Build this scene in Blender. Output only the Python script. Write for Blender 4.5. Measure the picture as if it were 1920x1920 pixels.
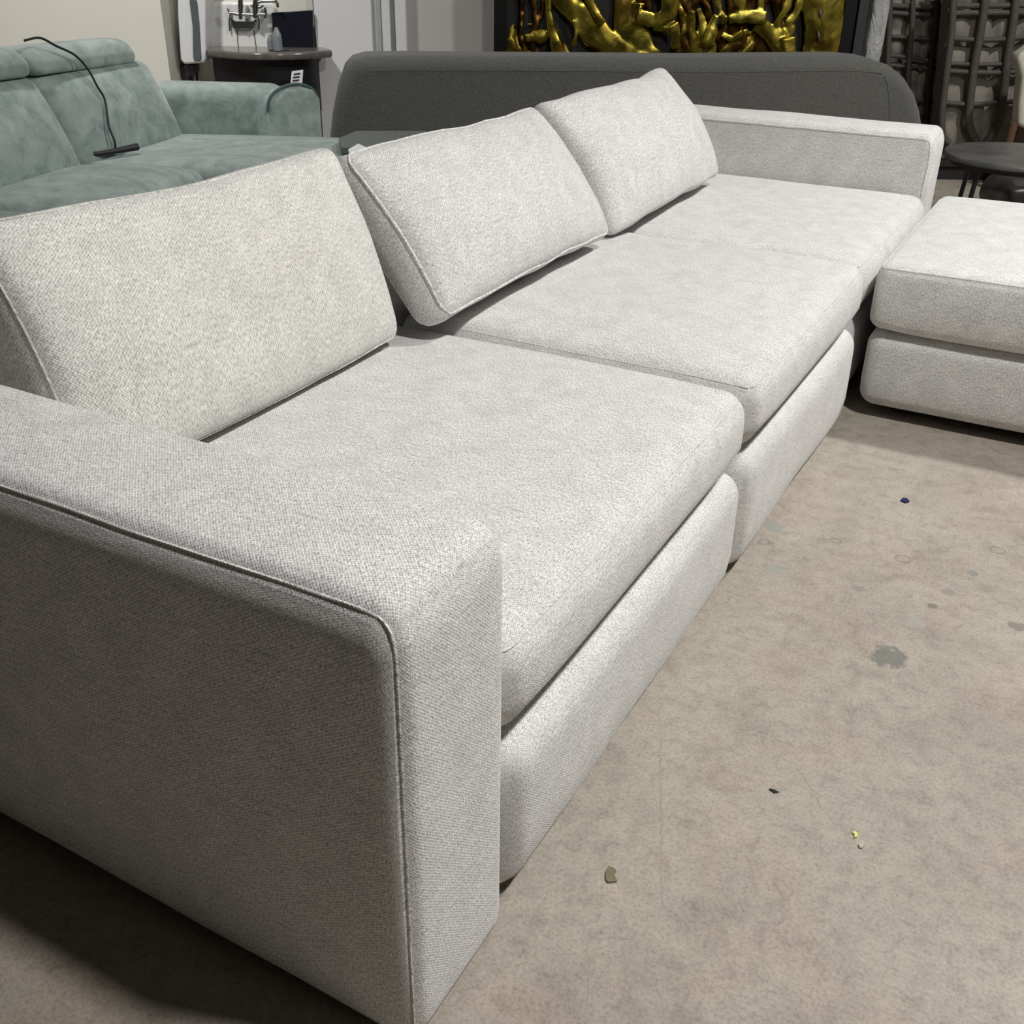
import bpy, bmesh, math, random
from mathutils import Vector, Matrix, noise as mnoise
random.seed(7)
S = bpy.context.scene
for o in list(bpy.data.objects): bpy.data.objects.remove(o, do_unlink=True)
COL = S.collection

# ------------------------------------------------------------------ camera
FPX, YAW, PITCH, ROLL = 1968.0, 0.4928, 0.5047, 0.0152
CAM = Vector((0.5043, -0.675, 1.2418))
_f = Vector((-math.sin(YAW)*math.cos(PITCH), math.cos(YAW)*math.cos(PITCH), -math.sin(PITCH)))
_r = Vector((math.cos(YAW), math.sin(YAW), 0)); _u = _r.cross(_f)
CR = _r*math.cos(ROLL)+_u*math.sin(ROLL); CU = -_r*math.sin(ROLL)+_u*math.cos(ROLL); CF = _f
cd = bpy.data.cameras.new('camera'); cam = bpy.data.objects.new('camera', cd); COL.objects.link(cam)
m = Matrix((CR, CU, -CF)).transposed().to_4x4(); m.translation = CAM; cam.matrix_world = m
cd.sensor_width = 36; cd.sensor_fit = 'HORIZONTAL'; cd.lens = FPX/1920*36; cd.clip_start = .02
S.camera = cam

# ------------------------------------------------------------------ world, lamps' light, exposure
w = bpy.data.worlds.new('world'); S.world = w; w.use_nodes = True
w.node_tree.nodes['Background'].inputs[0].default_value = (.5, .52, .55, 1)
w.node_tree.nodes['Background'].inputs[1].default_value = .02
vs = S.view_settings; vs.view_transform = 'Standard'; vs.look = 'None'; vs.gamma = 1; vs.use_curve_mapping = False
vs.exposure = -1.22
CEIL = 6.2
# world x, y, height, watts, diameter, (aim direction, spread)
LAMPS = [(1.65, .74, 3.95, 315, .34), (1.65, 3.75, 3.95, 365, .34), (-3.70, 2.29, 3.7, 85, .34, (-.166, .308, -.94))]  # aimed third lamp is added to brighten the left wall without shadowing the seats
for (x, y, z, p, dia, *aim) in LAMPS:
    ld = bpy.data.lights.new('high_bay_light', 'AREA'); ld.shape = 'DISK'; ld.size = dia; ld.energy = p
    ld.color = (1, .985, .958)
    lo = bpy.data.objects.new('high_bay_light', ld); COL.objects.link(lo); lo.location = (x, y, z-.012)
    if aim:
        ld.spread = math.radians(100); v = Vector(aim[0]).normalized(); lo.location = Vector((x, y, z))+v*.015
        lo.rotation_euler = v.to_track_quat('-Z', 'Y').to_euler()

# ------------------------------------------------------------------ frames: world, and the back of the room squared to the far wall
W2B = (math.cos(YAW), math.sin(YAW))
def ray(x, y): return CF + (x-960)/FPX*CR - (y-960)/FPX*CU
def onfloor(x, y, z=0.0):
    d = ray(x, y); return CAM + d*((z-CAM.z)/d.z)
def B(x, y, d):
    """pixel -> (across, depth, height) at a depth known from what the thing touches"""
    v = ray(x, y); dep = v.x*-W2B[1] + v.y*W2B[0]; t = d/dep; P = v*t
    return Vector((P.x*W2B[0]+P.y*W2B[1], d, CAM.z+P.z))
def onseat(x, y, z):
    v = ray(x, y); t = (z-CAM.z)/v.z; P = v*t
    return Vector((P.x*W2B[0]+P.y*W2B[1], P.x*-W2B[1]+P.y*W2B[0], z))
FR = {'W': Matrix.Identity(4), 'B': Matrix.Translation((CAM.x, CAM.y, 0)) @ Matrix.Rotation(YAW, 4, 'Z')}

# ------------------------------------------------------------------ materials
class N:
    def __init__(s, name):
        s.m = bpy.data.materials.new(name); s.m.use_nodes = True; s.t = s.m.node_tree
        s.b = s.t.nodes['Principled BSDF']
    def n(s, typ, **k):
        x = s.t.nodes.new(typ)
        for a, v in k.items(): setattr(x, a, v)
        return x
    def l(s, a, b): s.t.links.new(a, b)
    def put(s, sock, v):
        if hasattr(v, 'is_linked') or hasattr(v, 'links'): s.l(v, sock)
        else: sock.default_value = v
    def math(s, op, a, b=0.0, c=None, clamp=False):
        x = s.n('ShaderNodeMath', operation=op); x.use_clamp = clamp
        s.put(x.inputs[0], a); s.put(x.inputs[1], b)
        if c is not None: s.put(x.inputs[2], c)
        return x.outputs[0]
    def noise(s, vec, scale, detail=3, rough=.55, dist=0.0):
        x = s.n('ShaderNodeTexNoise'); s.l(vec, x.inputs['Vector']); x.inputs['Scale'].default_value = scale
        x.inputs['Detail'].default_value = detail; x.inputs['Roughness'].default_value = rough
        x.inputs['Distortion'].default_value = dist
        return x.outputs['Fac']
    def ramp(s, fac, stops):
        x = s.n('ShaderNodeValToRGB'); s.l(fac, x.inputs[0]); e = x.color_ramp.elements
        while len(e) < len(stops): e.new(.5)
        for el, (p, c) in zip(e, stops): el.position = p; el.color = (*c, 1) if len(c) == 3 else c
        return x.outputs[0]
    def mix(s, fac, a, b, typ='MIX'):
        x = s.n('ShaderNodeMix', data_type='RGBA', blend_type=typ)
        s.put(x.inputs[0], fac); s.put(x.inputs[6], a if hasattr(a, 'links') else (*a, 1)); s.put(x.inputs[7], b if hasattr(b, 'links') else (*b, 1))
        return x.outputs[2]
    def mapping(s, vec, scale, rot=(0,0,0), loc=(0,0,0)):
        x = s.n('ShaderNodeMapping'); s.l(vec, x.inputs[0]); x.inputs['Scale'].default_value = scale
        x.inputs['Rotation'].default_value = rot; x.inputs['Location'].default_value = loc
        return x.outputs[0]
    def coord(s, which): return s.n('ShaderNodeTexCoord').outputs[which]
    def bump(s, h, strength, dist):
        x = s.n('ShaderNodeBump'); s.l(h, x.inputs['Height']); x.inputs['Strength'].default_value = strength
        x.inputs['Distance'].default_value = dist; s.l(x.outputs[0], s.b.inputs['Normal'])
    def set(s, **k):
        for a, v in k.items(): s.put(s.b.inputs[a.replace('_', ' ')], (*v, 1) if isinstance(v, tuple) and len(v) == 3 else v)
        return s.m

def plain(name, col, rough=.6, metal=0.0, var=.08, scale=30, **k):
    q = N(name); c = q.coord('Object'); n = q.noise(c, scale, 3)
    f = q.ramp(n, [(.3, tuple(x*(1-var) for x in col)), (.7, tuple(min(1, x*(1+var)) for x in col))])
    q.set(Base_Color=f, Roughness=rough, Metallic=metal, **k); return q.m

def fabric(name, lo, hi, cell=.0029, bump=.55, nap=.14):
    q = N(name); uv = q.coord('UV')
    wob = q.n('ShaderNodeTexNoise'); q.l(uv, wob.inputs['Vector']); wob.inputs['Scale'].default_value = 140; wob.inputs['Detail'].default_value = 2
    mx = q.n('ShaderNodeVectorMath', operation='MULTIPLY_ADD'); q.l(wob.outputs['Color'], mx.inputs[0])
    mx.inputs[1].default_value = (.0032, .0032, 0); q.l(uv, mx.inputs[2])
    p = q.mapping(mx.outputs[0], (math.pi/cell, math.pi/(cell*.82), 1))
    sx = q.n('ShaderNodeSeparateXYZ'); q.l(p, sx.inputs[0])
    su = q.math('SINE', sx.outputs[0]); sv = q.math('SINE', q.math('ADD', sx.outputs[1], q.math('MULTIPLY', sx.outputs[0], .22)))
    wv = q.math('MULTIPLY', su, sv)                                   # -1..1 stitches
    yarn = q.noise(q.mapping(uv, (1, .5, 1)), 340, 3, .62)
    fuzz = q.noise(uv, 900, 2, .6)
    h = q.math('ADD', q.math('MULTIPLY', wv, .17), q.math('ADD', q.math('MULTIPLY', yarn, 1.25), q.math('MULTIPLY', fuzz, .45)))
    # h centred near .85
    c = q.ramp(q.math('MULTIPLY_ADD', h, 1.30, -.585), [(.12, lo), (.5, tuple((a+b)/2*1.04 for a, b in zip(lo, hi))), (.88, hi)])
    n1 = q.noise(q.mapping(uv, (1, 1, 1), (0, 0, .5)), 17, 4, .62, .6)
    n2 = q.noise(q.mapping(uv, (1, 3.2, 1), (0, 0, .35)), 42, 3, .6, .3)
    nn = q.math('MULTIPLY_ADD', n2, .5, q.math('MULTIPLY', n1, .6))
    g = q.ramp(nn, [(.38, (1-nap*1.1,)*3), (.68, (1+nap*.5,)*3)])
    c = q.mix(1.0, c, g, 'MULTIPLY')
    q.set(Base_Color=c, Roughness=.95, Sheen_Weight=.25, Sheen_Roughness=.45, Specular_IOR_Level=.15)
    q.bump(h, bump, .0022); return q.m

M = {}
M['white'] = fabric('off_white_chenille', (.33, .325, .31), (1.0, .995, .98))
M['cream'] = fabric('cream_chenille', (.36, .345, .318), (.98, .965, .93))
M['dust'] = plain('black_dust_cover', (.008, .008, .009), .9)
M['leg'] = plain('black_plastic_leg', (.012, .012, .012), .5)

def velvet(name, col, hi):
    q = N(name); c = q.coord('Object'); a = q.noise(c, 5.5, 4, .65, 1.6); b = q.noise(c, 17, 3, .6, .8)
    f = q.ramp(q.math('MULTIPLY_ADD', b, .35, q.math('MULTIPLY', a, .65)), [(.36, col), (.5, tuple((x+y)/2 for x, y in zip(col, hi))), (.66, hi)])
    q.set(Base_Color=f, Roughness=.75, Sheen_Weight=.5, Sheen_Roughness=.35, Specular_IOR_Level=.25)
    q.bump(b, .15, .01); return q.m
M['velvet'] = velvet('sage_green_velvet', (.205, .258, .243), (.385, .445, .42))
M['piping'] = plain('dark_green_piping', (.06, .095, .085), .8)
def boucle(name, col):
    q = N(name); c = q.coord('Object'); a = q.noise(c, 130, 3, .7)
    f = q.ramp(a, [(.3, tuple(x*.7 for x in col)), (.7, tuple(x*1.25 for x in col))])
    q.set(Base_Color=f, Roughness=.95, Sheen_Weight=.2); q.bump(a, .8, .006); return q.m
M['grey'] = boucle('grey_boucle', (.095, .095, .086))
def wallmat(name, col):
    q = N(name); c = q.coord('Object'); a = q.noise(c, 1.3, 4); b = q.noise(c, 160, 2)
    f = q.ramp(a, [(.3, tuple(x*.95 for x in col)), (.7, tuple(min(1, x*1.04) for x in col))])
    q.set(Base_Color=f, Roughness=.75); q.bump(b, .1, .002); return q.m
M['beige'] = wallmat('beige_paint', (.66, .65, .58))
M['wallgrey'] = wallmat('grey_paint', (.47, .46, .43))
M['wallfar'] = wallmat('charcoal_paint', (.05, .05, .05))
M['ceilpaint'] = wallmat('ceiling_paint', (.22, .215, .20))
M['doorwhite'] = wallmat('white_door_paint', (.70, .70, .71))
M['trimwhite'] = wallmat('white_trim_paint', (.66, .66, .65))
M['trimgrey'] = wallmat('grey_trim_paint', (.42, .43, .43))
M['porcelain'] = plain('white_porcelain', (.72, .72, .70), .12, 0, .02)
M['plastic'] = plain('white_plastic', (.66, .67, .68), .35, 0, .03)
M['smoke'] = plain('smoked_window', (.10, .115, .12), .2)
M['chrome'] = plain('worn_chrome', (.34, .34, .33), .22, 1.0, .25, 60)
M['black'] = plain('matt_black', (.006, .006, .008), .45)
M['bluebl'] = plain('blue_black_panel', (.004, .005, .012), .4)
M['rim'] = plain('brown_stone_rim', (.12, .11, .10), .18, 0, .2, 25)
M['soap'] = plain('grey_bottle_plastic', (.22, .24, .25), .3)
M['paper'] = plain('white_paper', (.75, .76, .78), .7)
M['ink'] = plain('black_ink', (.02, .02, .025), .7)
M['cord'] = plain('black_rubber_cord', (.008, .01, .01), .5)
M['tray'] = plain('dark_grey_box', (.11, .125, .12), .6)
def goldmat():
    q = N('polished_gold'); c = q.coord('Object'); a = q.noise(c, 9, 4, .6, .8); b = q.noise(c, 3.0, 3)
    f = q.ramp(b, [(.35, (.30, .20, .035)), (.5, (.40, .32, .05)), (.7, (.47, .39, .07))])
    q.set(Base_Color=f, Metallic=1.0, Roughness=q.ramp(a, [(.3, (.22,)*3), (.7, (.48,)*3)])); q.bump(a, .25, .015); return q.m
M['gold'] = goldmat()
M['panel'] = plain('charcoal_panel', (.014, .014, .013), .5)
M['frameblk'] = plain('black_lacquer', (.004, .004, .004), .35)
M['steel'] = plain('dark_grey_metal', (.05, .052, .058), .4, .3)
def wrapmat():
    q = N('plastic_wrap'); c = q.coord('Object'); a = q.noise(q.mapping(c, (3, 3, 1), (0, .7, 0)), 7, 4, .6, 1.2)
    q.set(Base_Color=(.42, .42, .41), Roughness=.25); q.bump(a, .9, .03); return q.m
M['wrap'] = wrapmat()
M['rope'] = plain('taupe_grey_rope', (.075, .068, .058), .7, 0, .2, 60)
M['taupe'] = plain('taupe_cushion', (.21, .19, .16), .9, 0, .12, 18)
M['creamleather'] = plain('cream_leather', (.55, .53, .43), .45, 0, .06)
M['wood'] = plain('brown_wood', (.11, .06, .035), .5)
M['stone'] = plain('grey_stone_top', (.075, .075, .072), .35, 0, .35, 7)
M['leather'] = plain('black_leather', (.03, .027, .026), .4, 0, .3, 20)
M['pallet'] = plain('black_stained_wood', (.012, .011, .010), .7)

# ------------------------------------------------------------------ floor material (stains and repairs with a shape of their own)
PATCH = [ # pixel centre, radius m, squash, colour, noise
    (1665, 1232, .040, (.14, .145, .13), .9), (1450, 1068, .021, (.30, .315, .28), .5), (1824, 1075, .015, (.22, .22, .20), .4),
    (1778, 1110, .016, (.24, .225, .20), .5), (1748, 1136, .012, (.16, .14, .12), .6), (1610, 1104, .015, (.25, .23, .20), .7),
    (1715, 1168, .024, (.33, .315, .28), .6), (1450, 987, .030, (.29, .29, .26), .8), (1905, 1174, .020, (.19, .165, .14), .9),
    (1675, 880, .014, (.26, .24, .21), .5)]
RING = [(1434, 1016, .017), (1693, 1048, .022), (1567, 1014, .016), (1870, 1032, .022)]
def floormat():
    q = N('worn_concrete'); c = q.coord('Object')
    big = q.noise(c, 1.6, 5, .6, .4); mid = q.noise(c, 9, 5, .65); fine = q.noise(c, 160, 3, .7); spk = q.noise(c, 420, 2, .5)
    base = q.ramp(big, [(.3, (.315, .275, .235)), (.5, (.375, .338, .290)), (.72, (.415, .378, .322))])
    base = q.mix(1.0, base, q.ramp(mid, [(.30, (.84, .83, .82)), (.5, (1, 1, 1)), (.75, (1.05, 1.05, 1.04))]), 'MULTIPLY')
    base = q.mix(1.0, base, q.ramp(fine, [(.28, (.72, .70, .68)), (.5, (1, 1, 1)), (.75, (1.14, 1.13, 1.1))]), 'MULTIPLY')
    base = q.mix(q.ramp(spk, [(.66, (0, 0, 0)), (.74, (.55, .55, .55))]), base, (.66, .62, .54))
    clo = q.noise(c, 30, 5, .7, .5); tint = q.noise(c, 3.2, 4, .6, .8); pit = q.noise(c, 700, 2, .6)
    base = q.mix(1.0, base, q.ramp(clo, [(.30, (.80, .785, .775)), (.5, (1, 1, 1)), (.70, (1.10, 1.095, 1.085))]), 'MULTIPLY')
    base = q.mix(1.0, base, q.ramp(tint, [(.36, (1.02, .985, .97)), (.5, (1, 1, 1)), (.66, (.98, 1.005, .99))]), 'MULTIPLY')
    base = q.mix(1.0, base, q.ramp(pit, [(.30, (.78, .77, .76)), (.46, (1, 1, 1)), (.60, (1, 1, 1)), (.74, (1.22, 1.21, 1.2))]), 'MULTIPLY')
    nz = q.noise(c, 55, 4, .65)
    sep = q.n('ShaderNodeSeparateXYZ'); q.l(c, sep.inputs[0])
    def dist(px, py, sq=1.0):
        P = onfloor(px, py)
        dx = q.math('SUBTRACT', sep.outputs[0], P.x); dy = q.math('SUBTRACT', sep.outputs[1], P.y)
        return q.math('SQRT', q.math('ADD', q.math('MULTIPLY', dx, dx), q.math('MULTIPLY', q.math('MULTIPLY', dy, dy), sq)))
    for (px, py, r, col, k) in PATCH:
        dd = q.math('ADD', dist(px, py), q.math('MULTIPLY', q.math('SUBTRACT', nz, .5), r*2.2*k))
        mk = q.math('SUBTRACT', 1.0, q.math('DIVIDE', q.math('SUBTRACT', dd, r*.72), r*.3, clamp=True), clamp=True)
        base = q.mix(q.math('MULTIPLY', mk, q.math('MULTIPLY_ADD', clo, .9, .32, clamp=True)), base, col)
    for (px, py, r) in RING:
        dd = q.math('ADD', dist(px, py), q.math('MULTIPLY', q.math('SUBTRACT', nz, .5), r*.9))
        rg = q.math('ABSOLUTE', q.math('SUBTRACT', dd, r*.72))
        mk = q.math('SUBTRACT', 1.0, q.math('DIVIDE', rg, r*.22, clamp=True), clamp=True)
        base = q.mix(q.math('MULTIPLY', mk, .75), base, (.19, .165, .135))
    # thin scratches / hairline cracks
    for (a, b, wd, s) in [((1495, 1440), (1565, 1545), .0016, .75), ((1565, 1545), (1640, 1610), .0035, .35), ((1238, 1320), (1242, 1700), .0030, .35), ((1715, 1000), (1745, 1020), .0020, .6),
                          ((1095, 1755), (1180, 1762), .0016, .6), ((1105, 1760), (1100, 1880), .002, .4), ((1660, 975), (1700, 990), .002, .5), ((1700, 1195), (1870, 1210), .0018, .35)]:
        A, Bq = onfloor(*a), onfloor(*b); d = Bq-A; L = d.length; d = d/L
        rx = q.math('SUBTRACT', sep.outputs[0], A.x); ry = q.math('SUBTRACT', sep.outputs[1], A.y)
        t = q.math('ADD', q.math('MULTIPLY', rx, d.x), q.math('MULTIPLY', ry, d.y))
        s_ = q.math('ADD', q.math('MULTIPLY', rx, -d.y), q.math('ADD', q.math('MULTIPLY', ry, d.x), q.math('MULTIPLY', q.math('SUBTRACT', mid, .5), .03)))
        m1 = q.math('SUBTRACT', 1.0, q.math('DIVIDE', q.math('ABSOLUTE', s_), wd, clamp=True), clamp=True)
        inn = q.math('MULTIPLY', q.math('GREATER_THAN', t, 0), q.math('LESS_THAN', t, L))
        brk = q.math('MULTIPLY_ADD', clo, 5.0, -1.9, clamp=True)
        base = q.mix(q.math('MULTIPLY', q.math('MULTIPLY', q.math('MULTIPLY', m1, inn), s), brk), base, (.13, .11, .09))
    q.set(Base_Color=base, Roughness=q.ramp(mid, [(.3, (.5,)*3), (.7, (.68,)*3)]), Specular_IOR_Level=.35)
    q.bump(q.math('ADD', fine, q.math('MULTIPLY', mid, .8)), .25, .004); return q.m
M['floor'] = floormat()

# ------------------------------------------------------------------ builders
ORG = {}
def tag(o, label, cat, group=None):
    o['label'] = label; o['category'] = cat
    if group: o['group'] = group
    return o
def thing(name, label, cat, org, frame='W', group=None):
    o = bpy.data.objects.new(name, None); COL.objects.link(o); o.empty_display_size = .1
    o.matrix_world = FR[frame] @ Matrix.Translation(org); ORG[o] = (Vector(org), frame)
    return tag(o, label, cat, group)
def mesh(name, verts, faces, mat, parent=None, frame='W', org=None, uvs=None, smooth=True, sharp=None):
    """verts in the frame's own metres; parent = thing or part"""
    if parent is not None: org, frame = ORG[parent]
    elif org is None:
        n = len(verts); org = Vector((sum(v[0] for v in verts)/n, sum(v[1] for v in verts)/n, min(v[2] for v in verts)))
    org = Vector(org)
    me = bpy.data.meshes.new(name); me.from_pydata([tuple(Vector(v)-org) for v in verts], [], faces); me.update()
    bm = bmesh.new(); bm.from_mesh(me); bmesh.ops.recalc_face_normals(bm, faces=bm.faces)
    bm.to_mesh(me); bm.free()
    if uvs:
        lay = me.uv_layers.new(name='UVMap')
        for p in me.polygons:
            for li in p.loop_indices: lay.data[li].uv = uvs[(p.index, me.loops[li].vertex_index)]
    if smooth:
        for p in me.polygons: p.use_smooth = True
        if sharp: me.set_sharp_from_angle(angle=math.radians(sharp))
    me.materials.append(mat)
    o = bpy.data.objects.new(name, me); COL.objects.link(o)
    if parent is not None: o.parent = parent
    else: o.matrix_world = FR[frame] @ Matrix.Translation(org)
    ORG[o] = (org, frame)
    return o

def ax(lo, hi, r, n, k=4):
    a = [lo + r*(1-math.cos(i/k*math.pi/2)) for i in range(k)] if r > 0 else [lo]
    c = [lo+r+(hi-lo-2*r)*i/n for i in range(n+1)]
    b = [hi - r*(1-math.cos(i/k*math.pi/2)) for i in range(k-1, -1, -1)] if r > 0 else [hi]
    return (a if r > 0 else []) + c + (b if r > 0 else [])
def rbox_data(x, y, z, r, n=(6, 6, 4), k=4, deform=None):
    rx, ry, rz = r if isinstance(r, tuple) else (r, r, r)
    X, Y, Z = ax(*x, rx, n[0], k), ax(*y, ry, n[1], k), ax(*z, rz, n[2], k)
    idx = {}; V = []; U0 = []
    def vid(i, j, l):
        if (i, j, l) in idx: return idx[(i, j, l)]
        p = Vector((X[i], Y[j], Z[l]))
        inn = Vector((min(max(p.x, x[0]+rx), x[1]-rx), min(max(p.y, y[0]+ry), y[1]-ry), min(max(p.z, z[0]+rz), z[1]-rz)))
        d = p-inn; d = Vector((d.x/rx, d.y/ry, d.z/rz))
        if d.length > 1e-9: d.normalize(); p = inn + Vector((d.x*rx, d.y*ry, d.z*rz))
        U0.append((X[i], Y[j], Z[l])); V.append(p); idx[(i, j, l)] = len(V)-1
        return len(V)-1
    F = []; UV = {}
    a, b, c = len(X)-1, len(Y)-1, len(Z)-1
    def quad(q, ui, vi):
        F.append(q); fi = len(F)-1
        for v in q: UV[(fi, v)] = (U0[v][ui], U0[v][vi])
    for i in range(a):
        for j in range(b):
            quad([vid(i, j, 0), vid(i, j+1, 0), vid(i+1, j+1, 0), vid(i+1, j, 0)], 0, 1)
            quad([vid(i, j, c), vid(i+1, j, c), vid(i+1, j+1, c), vid(i, j+1, c)], 0, 1)
    for i in range(a):
        for l in range(c):
            quad([vid(i, 0, l), vid(i+1, 0, l), vid(i+1, 0, l+1), vid(i, 0, l+1)], 0, 2)
            quad([vid(i, b, l), vid(i, b, l+1), vid(i+1, b, l+1), vid(i+1, b, l)], 0, 2)
    for j in range(b):
        for l in range(c):
            quad([vid(0, j, l), vid(0, j, l+1), vid(0, j+1, l+1), vid(0, j+1, l)], 1, 2)
            quad([vid(a, j, l), vid(a, j+1, l), vid(a, j+1, l+1), vid(a, j, l+1)], 1, 2)
    if deform: V = [deform(v) for v in V]
    return V, F, UV
def clipz(zc, f=None):
    def g(p):
        q = p.copy(); q.z = max(q.z, zc(q) if callable(zc) else zc); return f(q) if f else q
    return g
def rbox(name, x, y, z, r, mat, parent=None, n=(6, 6, 4), k=4, deform=None, frame='W', org=None, sharp=None):
    V, F, UV = rbox_data(x, y, z, r, n, k, deform)
    return mesh(name, V, F, mat, parent, frame, org, UV, True, sharp)

def smooth_path(P, n):
    P = [Vector(p) for p in P]
    if len(P) < 3 or n < 2: return P
    out = []
    for i in range(len(P)-1):
        a, b, c, d = P[max(i-1, 0)], P[i], P[i+1], P[min(i+2, len(P)-1)]
        for t in range(n):
            s = t/n
            out.append(.5*((2*b)+(c-a)*s+(2*a-5*b+4*c-d)*s*s+(3*b-a-3*c+d)*s**3))
    return out+[P[-1]]
def tube_data(P, rad, seg=8, closed=False, flat=None):
    P = [Vector(p) for p in P]; n = len(P); V = []; F = []; up = Vector((.13, .21, .97)).normalized(); last = None
    for i, p in enumerate(P):
        t = (P[(i+1) % n]-P[i-1]) if closed else (P[min(i+1, n-1)]-P[max(i-1, 0)])
        if t.length < 1e-9: t = Vector((0, 0, 1))
        t.normalize()
        s = last if last is not None else (up if abs(t.dot(up)) < .9 else Vector((1, 0, 0)))
        s = s-t*s.dot(t); s.normalize(); last = s; q = t.cross(s)
        r = rad[i] if isinstance(rad, (list, tuple)) else rad
        for j in range(seg):
            a = 2*math.pi*j/seg; o = s*math.cos(a)*r+q*math.sin(a)*r
            if flat is not None: o.y *= flat
            V.append(p+o)
    m_ = n if closed else n-1
    for i in range(m_):
        for j in range(seg):
            F.append([i*seg+j, i*seg+(j+1) % seg, ((i+1) % n)*seg+(j+1) % seg, ((i+1) % n)*seg+j])
    if not closed: F.append(list(range(seg))[::-1]); F.append([(n-1)*seg+j for j in range(seg)])
    return V, F
def uvbox(V, F):
    UV = {}
    for fi, f in enumerate(F):
        for v in f: UV[(fi, v)] = (V[v][0]+V[v][2]*.5, V[v][1]+V[v][2]*.5)
    return UV
def tube(name, P, rad, mat, parent=None, seg=8, closed=False, sm=1, frame='W', org=None, flat=None):
    P = smooth_path(P, sm) if not closed else [Vector(p) for p in P]
    if isinstance(rad, (list, tuple)) and len(rad) != len(P):
        k = len(rad)-1; rad = [rad[min(int(i/(len(P)-1)*k), k-1)]*(1-((i/(len(P)-1)*k)-min(int(i/(len(P)-1)*k), k-1))) + rad[min(int(i/(len(P)-1)*k), k-1)+1]*((i/(len(P)-1)*k)-min(int(i/(len(P)-1)*k), k-1)) for i in range(len(P))]
    V, F = tube_data(P, rad, seg, closed, flat)
    return mesh(name, V, F, mat, parent, frame, org, uvbox(V, F), True, 60)
def lathe(name, prof, centre, mat, parent=None, seg=28, frame='W', org=None, sharp=40):
    c = Vector(centre); V = []; F = []
    for r, z in prof:
        for j in range(seg): a = 2*math.pi*j/seg; V.append(c+Vector((r*math.cos(a), r*math.sin(a), z)))
    for i in range(len(prof)-1):
        for j in range(seg): F.append([i*seg+j, i*seg+(j+1) % seg, (i+1)*seg+(j+1) % seg, (i+1)*seg+j])
    F.append(list(range(seg))); F.append([(len(prof)-1)*seg+j for j in range(seg)])
    return mesh(name, V, F, mat, parent, frame, org, None, True, sharp)
def prism(name, pts, dvec, mat, parent=None, bev=0.0, frame='W', org=None, segs=3):
    """outline (frame coords) pushed along dvec, edges rounded"""
    d = Vector(dvec); n = len(pts); P = [Vector(p) for p in pts]
    V = P+[p+d for p in P]; F = [list(range(n)), list(range(n, 2*n))[::-1]]+[[i, (i+1) % n, n+(i+1) % n, n+i] for i in range(n)]
    o = mesh(name, V, F, mat, parent, frame, org, None, True, 50)
    if bev:
        b = o.modifiers.new('bevel', 'BEVEL'); b.width = bev; b.segments = segs; b.limit_method = 'ANGLE'; b.angle_limit = math.radians(50); b.harden_normals = False
    return o
def box(name, x, y, z, mat, parent=None, bev=0.0, frame='W', org=None):
    return prism(name, [(x[0], y[0], z[0]), (x[1], y[0], z[0]), (x[1], y[1], z[0]), (x[0], y[1], z[0])], (0, 0, z[1]-z[0]), mat, parent, bev, frame, org, 2)
def struct(o): o['kind'] = 'structure'; return o

# ------------------------------------------------------------------ the room
WD = 6.65                                                   # depth of the back wall
def seg_noise(p, s, a): return a*mnoise.noise(Vector(p)*s)
struct(box('floor', (-14, 15), (-14, 15), (-.1, 0), M['floor'], org=(0, 0, 0)))
struct(box('ceiling', (-14, 15), (-14, 15), (CEIL, CEIL+.1), M['ceilpaint'], org=(0, 0, CEIL)))
aL = B(308, 60, 6.32).x; aR = B(1632, 60, WD).x
struct(box('wall_left', (-8.5, aL), (6.32, WD+.15), (0, CEIL), M['beige'], frame='B'))
struct(box('wall_back', (aL, aR), (WD, WD+.15), (0, CEIL), M['wallgrey'], frame='B'))
struct(box('wall_alcove', (aL, B(590, 60, WD-.03).x), (WD-.03, WD), (0, CEIL), M['beige'], frame='B'))
struct(box('wall_return', (aR-.15, aR), (WD+.15, 8.6), (0, CEIL), M['wallgrey'], frame='B'))
struct(box('wall_far', (aR-.15, 8.5), (8.6, 8.75), (0, CEIL), M['wallfar'], frame='B'))
struct(box('wall_side_left', (-8.65, -8.5), (-8, WD+.15), (0, CEIL), M['wallgrey'], frame='B'))
struct(box('wall_side_right', (8.5, 8.65), (-8, 8.75), (0, CEIL), M['wallgrey'], frame='B'))
struct(box('wall_front', (-8.5, 8.5), (-8.15, -8), (0, CEIL), M['wallgrey'], frame='B'))
# door: white leaf, grey stop, stepped casing
d1 = thing('door_1', 'plain white door in a stepped casing beside the sink', 'door', (B(640, 60, WD-.05).x, WD-.05, 0), 'B'); del d1['category']; del d1['label']; struct(d1)
def vstrip(name, x0, x1, d0, d1_, mat, par, z=(0.005, 2.1)):
    return box(name, (B(x0, 60, d0).x, B(x1, 60, d0).x), (d0, d1_), z, mat, par, .004)
vstrip('door_leaf', 591, 698, WD-.07, WD-.031, M['doorwhite'], d1)
vstrip('door_stop', 698.5, 716, WD-.045, WD-.001, M['trimgrey'], d1)
vstrip('casing', 716.5, 732, WD-.075, WD-.001, M['trimwhite'], d1)
vstrip('casing_groove', 732.5, 741, WD-.045, WD-.001, M['trimgrey'], d1)
vstrip('casing', 741.5, 762, WD-.075, WD-.001, M['trimwhite'], d1)

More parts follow.
